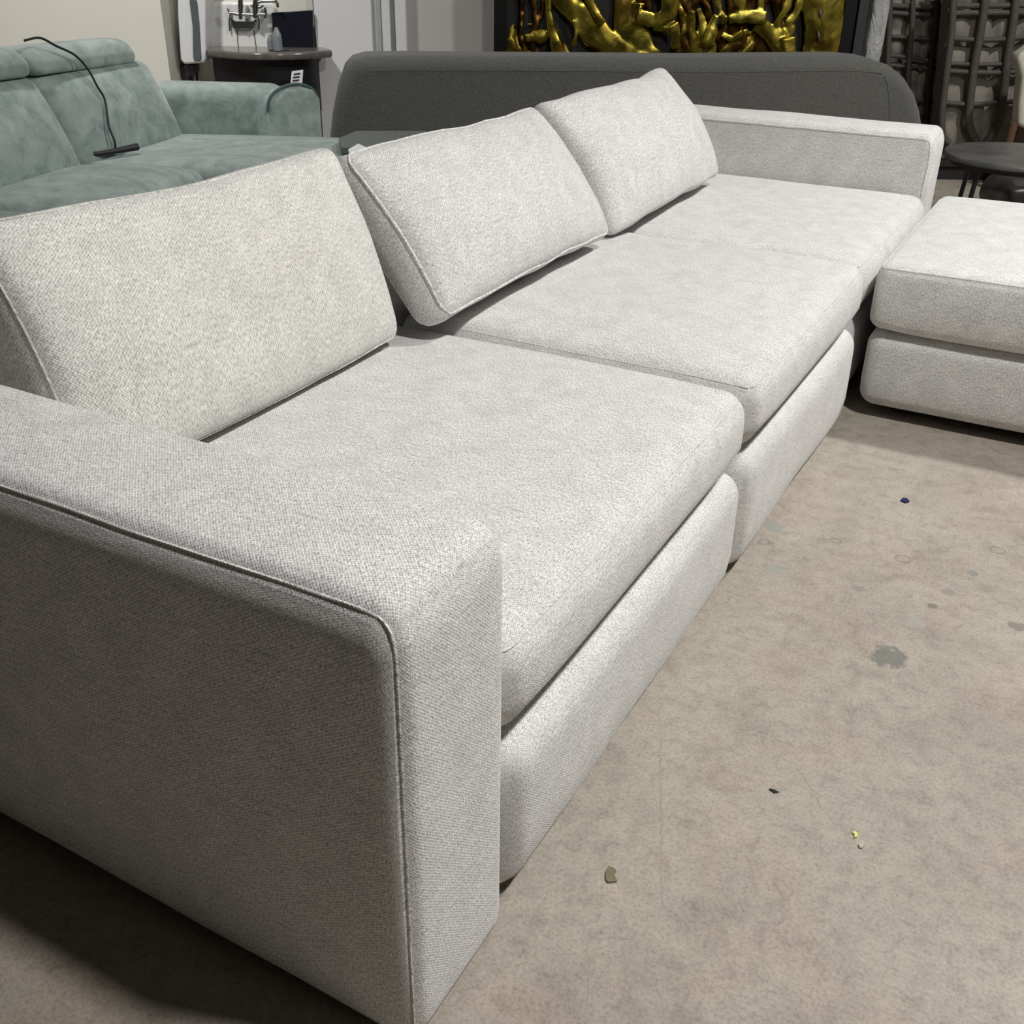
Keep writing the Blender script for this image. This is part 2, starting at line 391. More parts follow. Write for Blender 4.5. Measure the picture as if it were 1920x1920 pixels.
# ceiling lamps (above the frame), the aimed one an added wall light
for i, (x, y, z, p, dia, *aim) in enumerate(LAMPS):
    nm = ['above the near end of the white sofa', 'above the far end of the white sofa', 'above the green sofa, added to light the beige wall'][i]
    t = thing('high_bay_lamp', 'round black ceiling lamp hanging '+nm, 'lamp', (x, y, z), 'W', 'high bay ceiling lamps')
    lathe('housing', [(.02, .16), (.10, .15), (.12, .06), (dia/2+.02, .03), (dia/2+.02, 0), (dia/2+.005, 0), (dia/2+.004, .02), (.02, .022)], (x, y, z), M['black'], t)
    tube('cord', [(x, y, z+.15), (x, y, CEIL)], .006, M['cord'], t)
    if aim:
        o_ = [c for c in t.children if c.name.startswith('housing')][0]; o_.rotation_euler = Vector(aim[0]).to_track_quat('-Z', 'Y').to_euler()

# ------------------------------------------------------------------ white sectional
TA, Y1, Y2, Y3 = .244, 1.256, 2.270, 3.287
YE = Y3+TA; HA, HB, HS, ZB = .659, .284, .458, .034; XB = -1.06
def legs(t, xs, ys, dz=ZB+.012):
    for a in xs:
        for b in ys: box('leg', (a-.025, a+.025), (b-.025, b+.025), (0, dz), M['leg'], t, .004)
def base_deform(amp=.006, s=3.0, back=.006):
    def f(p):
        k = max(0.0, 1-(p.z-ZB)/.09)                              # upholstery tucks under at the bottom
        n = Vector((seg_noise((p.x, p.y, p.z), s, amp), 0, seg_noise((p.y, p.x, 3+p.z), s, amp*.6)))
        return p+n*(1 if p.x > -.3 else .2)+Vector((-back*k*k*2, 0, 0)) if p.x > -.2 else p
    return f
AR = (.040, .034, .060)
def arm(t, y0, y1, mat, x1=0.0, outer=-1, zc=None):
    """padded arm: seam runs along the edge of its flat panel"""
    def f(p):
        kz = max(0.0, 1-(p.z-ZB)/.14); q = p.copy()
        if q.x > -.12 and outer > 0: q.x -= .022*kz*kz
        if q.x > -.5 and q.z > .3: pass
        mid = math.sin(max(0, min(1, (p.z-ZB)/(HA-ZB)))*math.pi)
        if outer < 0 and p.y < y0+.01: q.y -= .006*mid
        if outer > 0 and p.y > y1-.01: q.y += .006*mid
        if p.z > HA-.02: q.z += .007*math.sin(max(0, min(1, (p.y-y0)/(y1-y0)))*math.pi)+seg_noise((p.x, p.y, 1), 5, .003)
        return q
    o = rbox('arm', (XB, x1), (y0, y1), (ZB-.056, HA), AR, mat, t, (16, 6, 10), 6, clipz(zc or ZB, f))
    yo = y0+.0140 if outer < 0 else y1-.0140; yv = y0+.0118 if outer < 0 else y1-.0118
    sgn = -1 if outer < 0 else 1
    # seam ridge round the flat outer panel
    zt = HA-.0106; xf = x1-.0094
    path = [(XB+.03, yo, zt)]+[(XB+.03+(x1-.05-XB-.03)*i/12, yo+random.uniform(-.0006, .0006), zt+random.uniform(-.0006, .0006)) for i in range(1, 13)]
    path += [(xf-.014, yo-sgn*.0005, zt-.007), (xf-.003, yv-sgn*.0008, zt-.024)]+[(xf, yv+random.uniform(-.0005, .0005), z) for z in [zt-.06-(zt-.06-ZB)*i/12 for i in range(13)]]
    path = smooth_path(path, 3); path = [f(Vector(p)) for p in path]
    s = tube('seam', path, .0019, mat, o, 6)
    return o
SM = M['white']
near = thing('sofa_section', 'near arm section of the off-white sectional, wide padded arm in the foreground', 'sofa', (-.5, .63, 0), 'W', 'sections of the white sectional')
arm(near, .004, TA, SM, .014, -1, lambda p: .010-.040*min(p.x, 0))
rbox('base', (XB, .018), (TA+.004, Y1-.003), (ZB-.030, HB), .05, SM, near, (10, 14, 4), 5, clipz(ZB, base_deform()))
rbox('backrest', (XB, -.925), (TA+.004, Y1-.003), (HB+.002, .62), .04, SM, near, (3, 8, 5), 4)
box('dust_cover', (XB+.05, -.07), (.05, Y1-.05), (ZB-.004, ZB+.02), M['dust'], near)
legs(near, (XB+.12, -.13), (.14, Y1-.12))
midm = thing('sofa_section', 'armless middle section of the off-white sectional', 'sofa', (-.5, 1.76, 0), 'W', 'sections of the white sectional')
rbox('base', (XB, .024), (Y1+.003, Y2-.012), (ZB-.034, HB+.012), .055, SM, midm, (10, 14, 4), 5, clipz(ZB, base_deform(.007, 2.6)))
rbox('backrest', (XB, -.86), (Y1+.003, Y2-.003), (HB+.014, .62), .04, SM, midm, (3, 8, 5), 4)
box('dust_cover', (XB+.05, -.07), (Y1+.05, Y2-.05), (ZB-.008, ZB+.02), M['dust'], midm)
legs(midm, (XB+.12, -.13), (Y1+.12, Y2-.12))
farm = thing('sofa_section', 'far end section of the off-white sectional with the arm before the grey sofa', 'sofa', (-.5, 2.9, 0), 'W', 'sections of the white sectional')
fa = arm(farm, Y3, YE, SM, -.012, 1)
rbox('base', (XB, -.012), (Y2+.003, Y3-.004), (ZB-.03, HB), .05, SM, farm, (8, 8, 4), 4, clipz(ZB, base_deform()))
rbox('backrest', (XB, -.86), (Y2+.003, Y3-.004), (HB+.002, .62), .04, SM, farm, (3, 8, 5), 4)
# stitched line round the far arm's inner panel
pp = [(-.85+.80*i/10, Y3+.006, HA-.017+random.uniform(-.001, .001)) for i in range(11)]+[(-.030, Y3+.004, HA-.03), (-.024, Y3+.004, HA-.08), (-.024, Y3+.002, .52), (-.026, Y3+.002, .46)]
tube('seam', pp, .003, SM, fa, 6, sm=3)
box('dust_cover', (XB+.05, -.09), (Y2+.05, YE-.05), (ZB-.004, ZB+.02), M['dust'], farm)
legs(farm, (XB+.12, -.15), (Y2+.12, YE-.12))

def seat(label, y0, y1, x1, z1=HS, seed=0.0, z0=HB, crown=.018, droop=.0):
    x0 = -.855
    def f(p):
        u = (p.x-x0)/(x1-x0)*2-1; v = (p.y-y0)/(y1-y0)*2-1; w = (p.z-z0)/(z1-z0)
        q = p.copy()
        q.z += max(0, w)*(crown*(1-u**4)*(1-v**4)) + seg_noise((p.x*2.4, p.y*2.4, seed), 1.2, .006)*max(0, w)
        if w < .5: q.z += .010*max(0, u)**6*(1-w)
        q.x += .010*math.sin(math.pi*max(0, min(1, w)))*(1 if u > .8 else 0)*(1-v**6)+(-.006 if u > .9 and w < .3 else 0)
        q.y += (.0015*(1 if v > 0 else -1)*math.sin(math.pi*max(0, min(1, w)))) if abs(v) > .9 else 0
        return q
    t = thing('seat_cushion', label, 'cushion', ((x0+x1)/2, (y0+y1)/2, z0), 'W', 'seat cushions of the white sectional')
    cb = rbox('cushion_body', (x0, x1), (y0, y1), (z0+.002, z1), .050, SM, t, (12, 14, 3), 6, f)
    e = .0148
    P = [(x0+.07, y0+e, z1-e)]+[(x0+.06+(x1-.04-x0-.06)*i/8, y0+e, z1-e) for i in range(1, 9)]+[(x1-.024, y0+.024, z1-.0175)]
    P += [(x1-e, y0+.04+(y1-y0-.08)*i/12, z1-e) for i in range(13)]+[(x1-.024, y1-.024, z1-.0175)]
    P += [(x1-.04-(x1-.04-x0-.06)*i/8, y1-e, z1-e) for i in range(9)]
    P = [f(Vector(p)) for p in P]
    tube('seam', P, .0013, SM, cb, 6, sm=2)
    return t
seat('off-white seat cushion nearest the camera, against the foreground arm', TA+.006, Y1-.002, .004, HS, 1.0, z0=HB+.004)
seat('middle off-white seat cushion, in front of the welted back cushion', Y1+.004, Y2-.002, .012, HS+.008, 5.0, HB+.014)
seat('farthest off-white seat cushion, against the far arm and behind the ottoman', Y2+.004, Y3-.008, -.002, HS+.002, 9.0)

def back_cushion(label, mat, X0, ya, yb, th, h, t_edge, t_mid, z0=HS+.018, roll=0.0, yaw=0.0, welt=True, seed=0.0, ears=.02, sag=.4, flare=0.0):
    W_ = yb-ya; c, s = math.cos(th), math.sin(th)
    org = Vector((X0, (ya+yb)/2, z0))
    rot = Matrix.Rotation(yaw, 3, 'Z') @ Matrix.Rotation(roll, 3, 'X')
    def f(p):                                              # p: (thickness 0..t, width, height) in a flat block
        u = p.y/(W_/2); v = (p.z/h)*2-1; w = (p.x/t_edge)*2-1
        fu = max(0, 1-abs(u)**(2.6 if not flare or u > 0 else 5)); fv = max(0, 1-abs(v)**2.6)
        puff = (fu*fv)**.55
        pull = ears
        y = p.y*(1-pull*(1-abs(v)**2)*.8); z = h/2+(p.z-h/2)*(1-pull*1.6*(1-abs(u)**2))
        if v > 0: z -= (.004 if flare else .018)*(1-abs(u)**2)*v*v*(.5+.5*math.sin(seed*3+u*2.2))
        bulge = (t_mid-t_edge)*puff*(.78+.22*(1-v)/2*2)
        x = p.x+bulge*(.72 if w > 0 else (-.10 if flare else -.28))*abs(w)
        wr = seg_noise((p.y*1.0, p.z*2.0, seed), 6.0, .010)*puff + seg_noise((p.y*5, p.z*1.2, seed+7), 6.0, .0022)*(1-puff)
        x += wr if w > 0 else 0
        z += seg_noise((p.y, seed, 2.0), 7, .004 if flare else .007)*(1 if abs(v) > .8 else 0)
        if flare and u < 0:
            z *= 1+flare*-u
        q = Vector((x*c-z*s, y, z*c+x*s))
        lowk = max(0.0, -v)**1.5
        q.z -= sag*lowk*max(0.0, x)*s; q.z = max(q.z, 0.0)
        return org+rot @ q
    t = thing('back_cushion', label, 'cushion', org, 'W', 'loose back cushions of the white sectional')
    r = min(.028, t_edge*.45)
    cb = rbox('cushion_body', (0, t_edge), (-W_/2, W_/2), (0, h), r, mat, t, (3, 26, 30 if flare else 14), 4, f)
    if welt:
        for w in ((t_edge-.007,) if welt == 'front' else (t_edge-.007, .007)):
            L = []; e = .008; k = 10
            a, b = W_/2-e, h-e; R_ = .03
            for i in range(17): L.append((-a+R_+(2*a-2*R_)*i/16, e))
            for i in range(1, 4): L.append((a-R_+R_*math.sin(i*math.pi/8), e+R_-R_*math.cos(i*math.pi/8)))
            for i in range(11): L.append((a, e+R_+(b-e-2*R_)*i/10))
            for i in range(1, 4): L.append((a-R_+R_*math.cos(i*math.pi/8), b-R_+R_*math.sin(i*math.pi/8)))
            for i in range(17): L.append((a-R_-(2*a-2*R_)*i/16, b))
            for i in range(1, 4): L.append((-a+R_-R_*math.sin(i*math.pi/8), b-R_+R_*math.cos(i*math.pi/8)))
            for i in range(11): L.append((-a, b-R_-(b-e-2*R_)*i/10))
            for i in range(1, 4): L.append((-a+R_-R_*math.cos(i*math.pi/8), e+R_-R_*math.sin(i*math.pi/8)))
            tube('welt', [f(Vector((w, y, z))) for y, z in L], .0018 if welt == 'front' else .0034, mat, cb, 6, closed=True)
    return t
back_cushion('large cream back cushion nearest the camera, behind the foreground arm', M['cream'], -.838, TA+.006, 1.095, .42, .366, .135, .215, seed=1.2, welt='front', ears=.008, sag=.95, flare=.05)
back_cushion('middle off-white back cushion with welted edges and a puckered lower corner', SM, -.700, 1.135, 2.000, .70, .392, .085, .20, seed=4.1, z0=HS+.028)
back_cushion('farthest off-white back cushion, tilted up beside the far arm', SM, -.715, 2.085, 2.99, .68, .398, .075, .20, seed=8.3, roll=.02, z0=HS+.03, welt=False, sag=.8)

# ottoman
ot = thing('ottoman', 'off-white upholstered ottoman base standing in front of the far sofa section', 'ottoman', (.53, 2.86, 0))
OX, OY = (.030, 1.045), (2.330, 3.370)
def of(p):
    k = max(0.0, 1-(p.z-ZB)/.08); q = p.copy()
    cx, cy = sum(OX)/2, sum(OY)/2
    q.x = cx+(p.x-cx)*(1-.02*k*k); q.y = cy+(p.y-cy)*(1-.012*k*k)
    q.y += seg_noise((p.x, p.z, 2), 4, .006)*(1 if p.y < cy else 0); return q
rbox('base', OX, OY, (ZB, .262), .042, SM, ot, (12, 12, 4), 5, of)
box('dust_cover', (OX[0]+.06, OX[1]-.06), (OY[0]+.06, OY[1]-.06), (ZB-.004, ZB+.02), M['dust'], ot)
legs(ot, (OX[0]+.12, OX[1]-.12), (OY[0]+.12, OY[1]-.12))
oc = thing('ottoman_cushion', 'thick off-white cushion lying on the ottoman', 'cushion', (.53, 2.86, .262))
o0, o1, p0, p1 = OX[0]-.004, OX[1]+.004, OY[0]-.012, OY[1]+.004
def cf(p):
    u = (p.x-o0)/(o1-o0)*2-1; v = (p.y-p0)/(p1-p0)*2-1; w = (p.z-.264)/(.455-.264); q = p.copy()
    q.z += max(0, w)*.022*(1-u**4)*(1-v**4)
    if w < .5: q.z += .012*(abs(u)**8)*(1-w)-.0
    q.y -= .008*math.sin(math.pi*max(0, min(1, w)))*(1 if v < -.8 else 0); return q
ob = rbox('cushion_body', (o0, o1), (p0, p1), (.264, .455), .034, SM, oc, (14, 14, 4), 5, cf)
e = .010
tube('seam', [cf(Vector(q)) for q in [(o0+e, p1-.06-(p1-p0-.12)*i/8, .455-e) for i in range(9)]+[(o0+.016, p0+.016, .455-.012)]+[(o0+.05+(o1-o0-.1)*i/12, p0+e, .455-e) for i in range(13)]], .0026, SM, ob, 6, sm=2)

# ------------------------------------------------------------------ green velvet sofa at the back left
P0 = Vector((-1.47, 4.82, 0)); tn = Vector((-.242, -.970, 0)); nn = Vector((.995, -.09, 0))
gs = thing('recliner_sofa', 'sage green velvet sofa with headrests and a chaise seat, against the beige wall', 'sofa', (-1.5, 4.2, 0), 'B')
def gp(t, n, z): return P0+tn*t+nn*n+Vector((0, 0, z))
def gmap(f=None):
    def g(p): return gp(p.y, p.x, p.z) if f is None else gp(*(lambda q: (q.y, q.x, q.z))(f(p)))
    return g
V_ = M['velvet']
def gbox(name, n, t, z, r, par=gs, div=(8, 8, 4), f=None, mat=None): return rbox(name, n, t, z, r, mat or V_, par, div, 4, gmap(f), frame='B')
gbox('base', (-.30, .52), (.02, 2.4), (.05, .30), .04)
gbox('chaise_base', (.522, 1.18), (.03, .70), (.05, .30), .04)
def seatf(z1, a0, a1, b0, b1, cr):
    def f(p):
        u = (p.x-a0)/(a1-a0)*2-1; v = (p.y-b0)/(b1-b0)*2-1
        q = p.copy(); q.z += cr*(1-u**2)*(1-v**4)*(1 if p.z > .38 else 0); return q
    return f
gbox('seat', (-.02, 1.22), (.0, .74), (.305, .455), .045, f=seatf(.45, -.02, 1.22, 0, .74, .014))
gbox('seat', (-.02, .50), (.75, 1.50), (.305, .455), .055, f=seatf(.45, -.02, .50, .75, 1.5, .035))
gbox('seat', (-.02, .50), (1.51, 2.35), (.305, .455), .055, f=seatf(.45, -.02, .50, 1.51, 2.35, .03))
def lean(x0, k=.42, cr=.03, b0=0, b1=1):
    def f(p):
        v = (p.y-b0)/(b1-b0)*2-1; w = (p.z-.42)/.36
        q = p.copy(); q.x -= (p.z-.44)*k
        if p.x > -.05: q.x += cr*(1-v**4)*math.sin(math.pi*max(0, min(1, w)))
        return q
    return f
for (b0, b1, zt) in ((.02, .745, .755), (.755, 1.50, .765), (1.51, 2.3, .765)):
    gbox('backrest', (-.16, .03), (b0, b1), (.40, zt), .045, f=lean(0, .42, .05, b0, b1))
def headf(p):
    q = p.copy(); q.x -= (p.z-.44)*.42; q.z += .02*(p.y)/.74; return q
gbox('headrest', (-.11, .05), (.09, .76), (.738, .835), .046, f=headf)
gbox('headrest', (-.11, .05), (.77, 1.5), (.738, .835), .046, f=headf)
gbox('backrest_shell', (-.34, -.17), (.02, 2.35), (.05, .70), .04, f=lambda p: p+Vector((-(max(0, p.z-.3))*.38, 0, 0)))
# arm, lying along the chaise, with a capped front
aw = .20
def armf(p):
    q = p.copy(); q.z += .012*math.sin(math.pi*(p.y+aw)/aw)*(1 if p.z > .55 else 0); return q
gbox('arm', (-.16, .41), (-aw, -.005), (.05, .640), .06, f=armf)
cap = [gp(-.205, .55, .05), gp(-.205, .55, .585), gp(-.175, .535, .625), gp(-.12, .505, .645), gp(-.06, .465, .638), gp(-.015, .435, .610), gp(.003, .42, .57), gp(.003, .42, .05)]
capo = prism('arm_cap', [p+Vector((-.10, .02, 0)) for p in cap], Vector((.10, -.02, 0)), V_, gs, .022)
tube('piping', [gp(-.206, .53, .58), gp(-.185, .52, .622), gp(-.12, .485, .650), gp(-.06, .44, .643), gp(-.008, .408, .610), gp(.008, .397, .55)], .007, M['piping'], gs, 8, sm=4)
for a, b in ((-.1, .3), (.45, .3), (-.1, 2.2), (.45, 2.2), (1.1, .1), (1.1, .62)):
    tube('leg', [gp(b, a, 0), gp(b, a, .055)], .025, M['leg'], gs)
# black cord over the headrest, ending at a slim bar on the seat
cw = thing('charging_cord', 'thin black cord draped over the green headrest down to a slim black bar', 'cord', gp(.32, .06, .47), 'B')
def onback(x, y, lift=.0):
    """point on the front of the green backrest seen at this pixel"""
    best = None
    for i in range(400):
        d = 4.0+i*.004; q = B(x, y, d); r_ = q-P0
        det = tn.x*nn.y-tn.y*nn.x
        t = (r_.x*nn.y-r_.y*nn.x)/det; n = (tn.x*r_.y-tn.y*r_.x)/det
        face = .085-(q.z-.44)*.42+lift
        if n < face: return q
    return B(x, y, 4.6)
cpts = [(46, 76), (75, 71), (105, 86), (140, 103), (165, 130), (183, 163), (196, 185), (201, 215), (205, 240), (214, 262)]
cq = [onback(x, y, .012) for x, y in cpts]
cq.append(onseat(217, 281, .484))
tube('cord', cq, .0045, M['cord'], cw, 6, sm=4)
bq = [onseat(162, 291, .478), onseat(205, 285, .481), onseat(258, 275, .486)]
tube('bar', bq, [.008, .010, .014], M['cord'], cw, 8, sm=3)
# dark box and white paper tag on the chaise end
tp = [onseat(636, 272, .472), onseat(668, 258, .472), onseat(800, 258, .472), onseat(800, 290, .472), onseat(640, 290, .472)]
tr = prism('dark_box', tp, (0, 0, .028), M['tray'], None, .004, 'B'); tag(tr, 'flat dark grey box lying at the end of the green chaise', 'box')
pq = [onseat(653, 281, .5015), onseat(672, 270, .5015), onseat(684, 276, .5015), onseat(702, 279, .5015), onseat(690, 290, .5015), onseat(655, 290, .5015)]
pg = prism('paper_tag', pq, (0, 0, .002), M['paper'], None, 0, 'B'); tag(pg, 'small white paper tag on the flat dark box', 'tag')

# ------------------------------------------------------------------ grey boucle sofa, its back to the camera
gL = B(660, 105, 5.10); gR = B(1650, 106, 5.42); gdir = (gR-gL); gdir.z = 0; gdir.normalize(); gper = Vector((-gdir.y, gdir.x, 0))
g0 = Vector((gL.x, gL.y, 0))
gsf = thing('boucle_sofa', 'long grey boucle sofa with a rounded back, behind the white sectional', 'sofa', g0+gdir*1.3, 'B')
def gpix(x, y):
    """pixel on the outer face of the grey back"""
    a = None; lo, hi = 4.0, 7.0
    for i in range(40):
        mid_ = (lo+hi)/2; q = B(x, y, mid_)
        if (q-g0).dot(gper) > 0: hi = mid_
        else: lo = mid_
    return B(x, y, lo)
ol = [gpix(x, y) for x, y in [(616, 320), (618, 262), (623, 215), (633, 165), (646, 128), (660, 113), (685, 106), (760, 105), (1000, 107), (1300, 109), (1500, 107), (1585, 106), (1635, 110), (1675, 124), (1703, 147), (1722, 178), (1732, 210), (1738, 250), (1742, 320)]]
zt_ = ol[-1].z
ol = [(ol[0]*1).copy()]+ol[1:]
ol[0].z = .05; ol[-1].z = .05
prism('backrest', ol, gper*.30, M['grey'], gsf, .065, segs=8)
Lg = (gR-gL).length
def gg(p): return g0+gdir*p.x+gper*p.y+Vector((0, 0, p.z))
rbox('seat', (.02, Lg+.1), (.302, .98), (.08, .42), .06, M['grey'], gsf, (10, 5, 4), 4, gg, 'B')
tube('seam', [gpix(x, y)+gper*.001 for x, y in [(700, 132), (800, 132), (1000, 133), (1300, 135), (1500, 134), (1600, 133), (1655, 138)]], .0025, M['grey'], gsf, 6, sm=3)
tube('seam', [gpix(x, y) for x, y in [(1658, 142), (1664, 160), (1667, 185), (1668, 230), (1668, 300)]], .0025, M['grey'], gsf, 6, sm=3)
for a, b in ((.15, .15), (Lg-.1, .15), (.15, .85), (Lg-.1, .85)):
    q = gg(Vector((a, b, 0))); tube('leg', [q, q+Vector((0, 0, .09))], .025, M['leg'], gsf)

# ------------------------------------------------------------------ sink corner
D = WD-.03
def quadp(pts, d): return [B(x, y, d) for x, y in pts]
# towel dispenser
td = thing('towel_dispenser', 'white paper towel dispenser with a smoked window on the wall by the sink', 'dispenser', B(366, 100, D-.19), 'B')
db = prism('dispenser_body', quadp([(331, -60), (385, -60), (386, 60), (388, 110), (384, 118), (345, 121), (338, 112), (333, 30)], D-.19), (0, .185, 0), M['plastic'], td, .012)
prism('window', quadp([(355, 1), (358, -2), (366, -2), (369, 2), (373, 40), (377, 110), (375, 114), (364, 114), (362, 108), (361, 50)], D-.197), (0, .014, 0), M['smoke'], db, .002)
# bracket and cord below it
br = thing('wall_bracket', 'dark metal bracket with a hanging cord under the towel dispenser', 'bracket', B(350, 160, D-.06), 'B')
prism('bracket_arm', quadp([(326, 118), (338, 124), (365, 122), (366, 136), (352, 146), (358, 162), (350, 170), (346, 150), (334, 144), (328, 132)], D-.1), (0, .098, 0), M['steel'], br, .004)
tube('cord', [B(370, 122, D-.03), B(369, 140, D-.03), B(374, 158, D-.03), B(400, 161, D-.03)], .006, M['cord'], br, 6, sm=4)
# sink
sk = thing('wall_sink', 'wall sink with a white porcelain splashback and dark brown rim in a black cabinet', 'sink', B(490, 165, D-.25), 'B')
def rr(x0, y0, x1, y1, r, k=5):
    out = []
    for cx, cy, a0 in ((x1-r, y0+r, -90), (x1-r, y1-r, 0), (x0+r, y1-r, 90), (x0+r, y0+r, 180)):
        for i in range(k+1): a = math.radians(a0+90*i/k); out.append((cx+r*math.cos(a), cy+r*math.sin(a)))
    return out
prism('splashback', quadp(rr(388, 3, 516, 121, 18), D-.06), (0, .058, 0), M['porcelain'], sk, .02, segs=4)
for x0, x1 in ((443, 449), (474, 484)): tube('groove', [B(x0+2, 56, D-.061), B((x0+x1)/2, 80, D-.061), B(x1, 106, D-.061)], .003, M['chrome'], sk, 6, sm=2)
# rim: rounded slab bowed to the front
zr = B(500, 108, D-.36).z
def rimpt(x, y): return onseat(x, y, zr)
aS, aE = B(400, 110, D-.1).x, B(596, 100, D-.1).x
rim = []
for i in range(25):
    t = i/24; a = aS+(aE+.10-aS)*t; rim.append(Vector((a, D-.14-.26*math.sin(math.pi*(.10+.86*t))**.8, zr-.012)))
rim += [Vector((aE+.02, D-.005, zr-.012)), Vector((aS, D-.005, zr-.012))]
prism('rim', rim, (0, 0, .04), M['rim'], sk, .014, segs=4)
body = [Vector((aS+.02+(aE-aS-.03)*i/12, D-.12-.20*math.sin(math.pi*(.10+.86*i/12))**.8, .30)) for i in range(13)]+[Vector((aE-.01, D-.005, .30)), Vector((aS+.02, D-.005, .30))]
cabo = prism('cabinet', body, (0, 0, zr-.013-.30), M['black'], sk, .006)
box('pedestal', (aS+.12, aE-.12), (D-.22, D-.01), (.0, .30), M['black'], sk, .004)
# sticker on the cabinet
stq = quadp([(547, 134), (568, 131), (566, 160), (544, 163)], D-.345)
st = thing('sticker', 'white instruction sticker with black print on the black sink cabinet', 'sticker', stq[0], 'B')
ss = prism('sticker_sheet', stq, (0, .012, 0), M['paper'], st, 0)
for (x0, y0, x1, y1) in ((551, 138, 563, 136.5), (550, 144, 562, 142.5), (549, 150, 561, 148.5), (548, 156, 560, 154.5)):
    prism('print_mark', quadp([(x0, y0), (x1, y1), (x1-.6, y1+3.2), (x0-.6, y0+3.2)], D-.3462), (0, .0015, 0), M['ink'], ss)
# faucet
fc = thing('wall_faucet', 'old chrome mixing faucet with two handles on the sink splashback', 'faucet', B(465, 50, D-.1), 'B')
dF = D-.115
def ft(name, pts, r, sm=2, d=dF): return tube(name, [B(x, y, d) for x, y in pts], r, M['chrome'], fc, 8, sm=sm)
ft('valve_body', [(451, -12), (451, 8), (451, 36)], [.011, .016, .010], 1)
ft('valve_body', [(480, -6), (479, 10), (478, 34)], [.012, .018, .012], 1)
ft('mixing_pipe', [(430, 24), (452, 27), (478, 28), (498, 27)], .009)
ft('spout', [(478, 6), (490, 3), (510, 2), (519, 4), (521, 14)], [.011, .009, .009, .009, .007], 4)
ft('handle', [(427, 15), (431, 24), (436, 33)], [.006, .008, .006], 1)
ft('handle', [(497, 14), (498, 24), (496, 34)], [.006, .008, .006], 1)
ft('handle', [(470, 10), (482, 15), (494, 10)], [.006, .009, .006], 2)
ft('supply_pipe', [(432, 26), (430, 40), (431, 58)], .005, 2, D-.075)
ft('supply_pipe', [(483, 30), (486, 42), (485, 56)], .005, 2, D-.075)
prism('bracket_plate', quadp([(430, 30), (440, 40), (474, 40), (480, 34), (476, 52), (472, 55), (440, 55), (436, 52)], D-.085), (0, .025, 0), M['chrome'], fc, .004)
# black panel behind the counter, soap bottles on the rim
bp = prism('black_screen', quadp([(509, 24), (586, 19), (588, 98), (516, 98)], D-.075), (0, .02, 0), M['bluebl'], None, .003, 'B')
tag(bp, 'blank black panel leaning upright on the sink rim by the white door', 'panel')
zq = zr+.028
for (x, r, h, hl, lb) in ((522, .026, .12, .6, 'tall grey soap bottle on the dark sink rim'), (510, .022, .08, .6, 'shorter grey soap bottle beside the tall one on the sink rim')):
    q = B(x, 100, D-.30 if x > 515 else D-.255)
    lo_ = lathe('soap_bottle', [(r*.6, 0), (r, .004), (r, h*.55), (r*.85, h*.75), (r*.45, h*.92), (r*.4, h)], (q.x, q.y, zq), M['soap'], None, 20, 'B'); tag(lo_, lb, 'bottle', 'soap bottles on the sink rim')

# ------------------------------------------------------------------ gold root wall art
DA = 6.42
art = thing('gold_root_art', 'large gilded root casting in a black shadow frame behind the grey sofa', 'wall art', (B(1270, 100, DA).x, DA, 0), 'B')
xl, xr_ = B(926, 60, DA).x, B(1622, 60, DA).x
box('backing_panel', (xl+.05, xr_-.05), (DA+.11, DA+.14), (.04, 1.06), M['panel'], art)
box('frame_side', (xl, xl+.075), (DA, DA+.16), (0, 1.10), M['frameblk'], art, .003)
box('frame_side', (B(1580, 60, DA).x, B(1603, 60, DA).x), (DA+.02, DA+.16), (0, 1.10), M['frameblk'], art, .003)
box('frame_edge', (B(1604, 60, DA).x, xr_), (DA, DA+.16), (0, 1.10), M['steel'], art, .003)
box('frame_rail', (xl+.076, B(1579, 60, DA).x), (DA, DA+.16), (1.06, 1.10), M['frameblk'], art, .003)
box('frame_rail', (xl+.076, B(1579, 60, DA).x), (DA, DA+.16), (0, .04), M['frameblk'], art, .003)
SC = B(1001, 60, DA).x-B(1000, 60, DA).x                    # metres per pixel there
